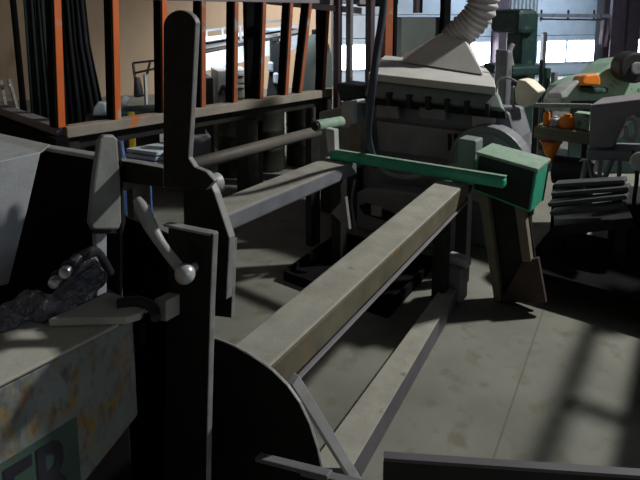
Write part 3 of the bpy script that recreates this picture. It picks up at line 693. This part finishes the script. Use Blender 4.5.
# ------------------------------------------------------------------ left background
# curtains
def curtain(name, x0, x1, xb0, xb1, d, m, label):
    bm = bmesh.new(); n = 40; rows = []
    for j, (a, b, z) in enumerate(((x0, x1, 3.4), (x0*.5+xb0*.5, x1*.6+xb1*.4, 1.2), (xb0, xb1, .05))):
        r = []
        for i in range(n+1):
            s = i/n; p = atd(a+(b-a)*s, 60, d); off = .05*sin(s*n*.95)+.02*sin(s*17+j)
            q = V((p.x, p.y, z))+N_*off; r.append(bm.verts.new(q))
        rows.append(r)
    for a, b in zip(rows, rows[1:]):
        for i in range(n): bm.faces.new((a[i], a[i+1], b[i+1], b[i]))
    o = obj(name, bm, m, None, 0, True); md = o.modifiers.new('t', 'SOLIDIFY'); md.thickness = .012
    return tag(o, label, 'curtain')
curtain('curtain', 61, 83, 60, 104, 7.6, 'curtain', 'black curtain hanging right of the nearest orange post')
curtain('curtain', 29, 48, 28, 52, 7.4, 'navy', 'dark teal curtain hanging left of the nearest orange post')
tag(obj('black_pole', cyl(atd(7, -60, 8.4), V((*atd(24, 110, 8.4).xy, 0)), .045), 'black', None, 0, True), 'thin black pole leaning on the tan wall at far left', 'pole')
# little ladder
t = thing('step_ladder', 'small grey step ladder leaning at the left edge', 'ladder', atd(12, 120, 6.5))
for (a, b) in (((1, 81), (8, 118)), ((9, 80), (20, 118))): obj('rail', bar(atd(*a, 6.6), atd(*b, 6.4), .03, .05), 'edge', t)
for (a, b) in (((2, 86), (10, 85)), ((4, 97), (14, 95)), ((6, 108), (17, 106)), ((8, 115), (18, 113))): obj('rung', bar(atd(*a, 6.52), atd(*b, 6.52), .04, .03), 'edge', t)
p = atd(12, 122, 6.4)
tag(obj('ladder_box', bgb(0, 122, 24, 150, 6.3, .5, True), 'mauve', None, .01), 'dull box standing under the small grey ladder', 'box')
tag(obj('paper_bag', prism([atd(x, y, 6.4) for x, y in ((92, 116), (93, 108), (98, 101), (105, 103), (106, 116))], FW*.2), 'paleblue', None, .02), 'pale bluish bag at the foot of the black curtain', 'bag')
p = atd(99, 122, 6.45)
tag(obj('storage_crate', bgb(86, 120, 108, 160, 6.3, .5, True), 'navy', None, .01), 'dark crate under the pale bluish bag', 'crate')
# clamp-arm gauge
t = thing('desk_lamp', 'dark jointed desk lamp on a thin stand before the tan wall', 'lamp', atd(146, 110, 6.6))
for a, b in (((133, 63), (160, 60)), ((133, 63), (135, 78)), ((135, 73), (158, 68)), ((150, 62), (147, 74))): obj('arm', bar(atd(*a, 6.6), atd(*b, 6.6), .025, .025), 'dark', t)
obj('head', cyl(atd(137, 78, 6.6), atd(139, 96, 6.55), .035, .06, 18), 'dark', t)
obj('stand', bar(atd(145, 74, 6.6), V((*atd(145, 74, 6.6).xy, 0)), .03, .03), 'label', t)
# paper roll by it
tag(obj('paper_roll', cyl(atd(119, 107, 6.2), atd(128, 97, 6.2), .045), 'paleblue', None, 0, True), 'pale paper roll beside the desk lamp stand', 'roll')
tag(obj('parts_bin', bgb(112, 112, 160, 150, 6.1, .5, True), 'navy', None, .01), 'dark parts bin below the desk lamp', 'bin')
# sheet rack
t = thing('sheet_rack', 'long pale blue rack of sheets sloping up behind the fence', 'rack', atd(240, 90, 8.0))
def slope(y0, y1, x0, x1, th, m, name, d0=7.0, d1=9.0, w=.5):
    A = [atd(x0, y0, d0), atd(x0, y0+th, d0)]; B = [atd(x1, y1, d1), atd(x1, y1+th*d0/d1, d1)]
    return obj(name, loft([A[0], A[1], A[1]-N_*w, A[0]-N_*w], [B[0], B[1], B[1]-N_*w, B[0]-N_*w]), m, t, .005)
slope(56, 34, 194, 302, 18, 'paleblue', 'front_board')
slope(47, 29, 194, 302, 4, 'sheet', 'sheet')
slope(40, 25, 200, 300, 3, 'paleblue', 'sheet')
slope(52, 32, 194, 302, 3, 'brown', 'edge_strip')
for x, y in ((206, 30), (222, 28), (240, 27), (262, 24), (282, 20)): obj('rack_post', bar(atd(x, y, 7.6), atd(x+1, y+14, 7.6), .03, .03), 'machine', t)
obj('rack_rail', bar(atd(204, 31, 7.6), atd(284, 20, 8.2), .03, .03), 'machine', t)
for x, d in ((198, 7.2), (299, 9.2)):
    p = atd(x, 70, d); obj('rack_leg', bar(V((p.x, p.y, p.z)), V((p.x, p.y, 0)), .1, .1), 'machine', t)
# cabinets
t = thing('file_cabinet', 'pale grey cabinet with two wide drawers under the sloping rack', 'cabinet', atd(233, 110, 6.4))
obj('body', bgb(217, 70, 251, 110, 6.4, .5, True), 'cabinet', t, .01)
for y0, y1 in ((73, 83), (85, 98)):
    dr = obj('drawer', bgb(232, y0, 250, y1, 6.38, .018), 'cabinet', t, .004)
    obj('handle', bgb(238, y0+3, 244, y0+4.2, 6.355, .022), 'dark', dr)
obj('cable_bundle', tube([atd(219, 95, 6.35), atd(223, 86, 6.35), atd(227, 92, 6.35), atd(229, 101, 6.35)], .02, 8), 'dark', t)
tag(obj('dark_cabinet', bgb(190, 78, 214, 110, 6.3, .5, True), 'drum', None, .01), 'dark olive cabinet left of the pale grey cabinet', 'cabinet')
# shape with white bits
t = thing('coat_stand', 'dark coat stand with pale cloths between fence posts', 'coat stand', atd(279, 110, 6.8))
obj('pole', bgb(272, 38, 281, 100, 6.8, .15, True), 'dark', t, .03)
obj('dark_coat', prism([atd(x, y, 6.75) for x, y in ((271, 42), (281, 40), (284, 66), (283, 96), (266, 98), (270, 62))], FW*.12), 'curtain', t, .03)
obj('pale_cloth', bgb(269, 62, 274, 72, 6.7, .08), 'paleblue', t, .02); obj('pale_cloth', bgb(274, 73, 280, 84, 6.7, .08), 'paleblue', t, .02)
t = thing('grey_tank', 'dark grey-green rounded tank standing behind the right end of the fence', 'tank', V((*atd(317, 100, 6.9).xy, 0)))
p = V((*atd(315, 100, 6.9).xy, 0)); 
obj('shell', lathe(p, [(.21, 0), (.22, .02), (.22, .95), (.21, 1.10), (.17, 1.24), (.10, 1.33), (.04, 1.36)], 28), 'boxgreen', t, 0, True)
obj('cap', lathe(p+V((0, 0, 1.361)), [(.04, 0), (.04, .05), (.03, .06)], 16), 'dark', t)
# drums below the rail
for i, (x, y0, r, d, lb) in enumerate(((234, 112, .17, 5.5, 'dark olive drum under the fence rail, left of the pair'), (268, 108, .17, 5.7, 'dark olive drum under the fence rail, right of the pair'), (300, 104, .15, 5.9, 'dark drum under the right end of the fence rail'))):
    p = atd(x, y0, d); t = thing('drum', lb, 'drum', V((p.x, p.y, 0)), 'drums behind the pipe rail'); h = p.z
    obj('barrel', lathe(V((p.x, p.y, 0)), [(r, 0), (r*1.02, .02), (r, .04), (r, h*.33), (r*1.04, h*.35), (r, h*.37), (r, h*.64), (r*1.04, h*.66), (r, h*.68), (r, h-.03), (r*1.03, h-.01), (r*.98, h)], 28), 'drum', t, 0, True)
    obj('bung', lathe(V((p.x+r*.5, p.y, h+.001)), [(.03, 0), (.03, .02), (.02, .025)], 12), 'dark', t)
tag(obj('spray_can', lathe(atd(245, 118, 4.75), [(.022, 0), (.022, .09), (.012, .10), (.012, .115), (.010, .118)], 14), 'chrome', None, 0, True), 'small shiny can on the drum under the fence rail', 'can')
p = atd(245, 118, 4.75)
tag(obj('drum_shelf', box((p.x+.02, p.y, p.z/2-.002), .14, .14, p.z-.006), 'drum', None, .01), 'narrow dark pedestal holding the small shiny can', 'pedestal')
# yellow post
tag(obj('yellow_post', bar(atd(131, 112, 5.2), V((*atd(133, 160, 5.2).xy, 0)), .06, .06), 'yellow', None, .006), 'bright yellow post seen under the fence rail', 'post')
# blue tubes leaning
for i, (a, b, lb) in enumerate(((108, 118, 'left of two blue tubes leaning under the fence rail'), (118, 127, 'right of two blue tubes leaning under the fence rail'))):
    tag(obj('blue_tube', cyl(atd(a, 128, 4.6), V((*atd(b, 172, 4.6).xy, .0)), .028), 'blue', None, 0, True), lb, 'tube', 'blue tubes under the fence rail')
# pale sheets stack on pallet
base = atd(148, 160, 5.0)
for k in range(4):
    a = atd(138+k, 167-k*5.0, 4.9); b = atd(182, 158-k*4.6, 5.4)
    tag(obj('plastic_sheet', bar(a, b, .35, .03), 'paleblue', None, .004), ('lowest', 'second from bottom', 'third from bottom', 'topmost')[k]+' pale blue plastic sheet in the pile behind the foot bar', 'sheet', 'pale blue plastic sheets in a pile')
a = atd(139, 174, 4.9); b = atd(182, 165, 5.4)
t = thing('sheet_trestle', 'dark trestle table under the pale blue plastic sheets', 'trestle', V((*((a+b)/2).xy, 0)))
obj('table_top', bar(a, b, .4, .04), 'mauve', t)
for p in (a.lerp(b, .1), a.lerp(b, .9)): obj('leg', bar(V((p.x, p.y, p.z-.021)), V((p.x, p.y, 0)), .05, .05), 'dark', t)
tag(obj('monitor', bgb(192, 112, 206, 136, 4.9, .08), 'black', None, .01), 'black screen-like panel right of the round-topped bar', 'panel')
p = atd(199, 136, 4.95)
tag(obj('panel_cabinet', bgb(186, 136, 212, 170, 4.85, .3, True), 'machine', None, .01), 'grey cabinet carrying the black screen-like panel', 'cabinet')
tag(obj('blue_bin', bgb(112, 172, 152, 196, 3.9, .3, True), 'blue', None, .02), 'dull blue bin low behind the foot bar', 'bin')

# ------------------------------------------------------------------ lights
def area(name, loc, target, sx, sy, energy, col, spread=180):
    l = bpy.data.lights.new(name, 'AREA'); l.shape = 'RECTANGLE'; l.size = sx; l.size_y = sy; l.energy = energy; l.color = col; l.spread = radians(spread)
    o = bpy.data.objects.new(name, l); C.objects.link(o); o.location = loc
    o.rotation_euler = (V(target)-V(loc)).to_track_quat('-Z', 'Y').to_euler(); return o
area('high_bay_light', (6.3, -1.6, 5.0), (2.2, 1.0, 0), .28, .28, 380, (1, .99, .93))
pl = atd(338, -20, 9.6); area('wall_light', (pl.x, pl.y, 4.0), onwall(290, 45), 1.2, .5, 58, (1, .95, .90), 95)
pl = atd(225, -20, 5.9); area('rack_fill', (pl.x, pl.y, 3.2), atd(250, 62, 8.0), 1.2, .2, 55, (.90, .96, 1), 80)  # unseen lamp added to brighten the sheet rack
pl = atd(540, -20, 12.0); area('door_light', (pl.x, pl.y, 4.9), onwall(500, 20), 4.5, .5, 150, (.72, .86, 1), 100)
area('side_fill', (.9, -4.6, 2.6), (.8, 1.2, .9), 2.2, 1.4, 18, (.80, .88, 1))  # unseen fill added to brighten the faces turned right
w = bpy.data.worlds.new('world'); bpy.context.scene.world = w; w.use_nodes = True
w.node_tree.nodes['Background'].inputs[0].default_value = (.6, .7, 1, 1); w.node_tree.nodes['Background'].inputs[1].default_value = .05
vs = bpy.context.scene.view_settings
vs.view_transform = 'Standard'; vs.look = 'None'; vs.exposure = 0; vs.gamma = 1; vs.use_curve_mapping = False
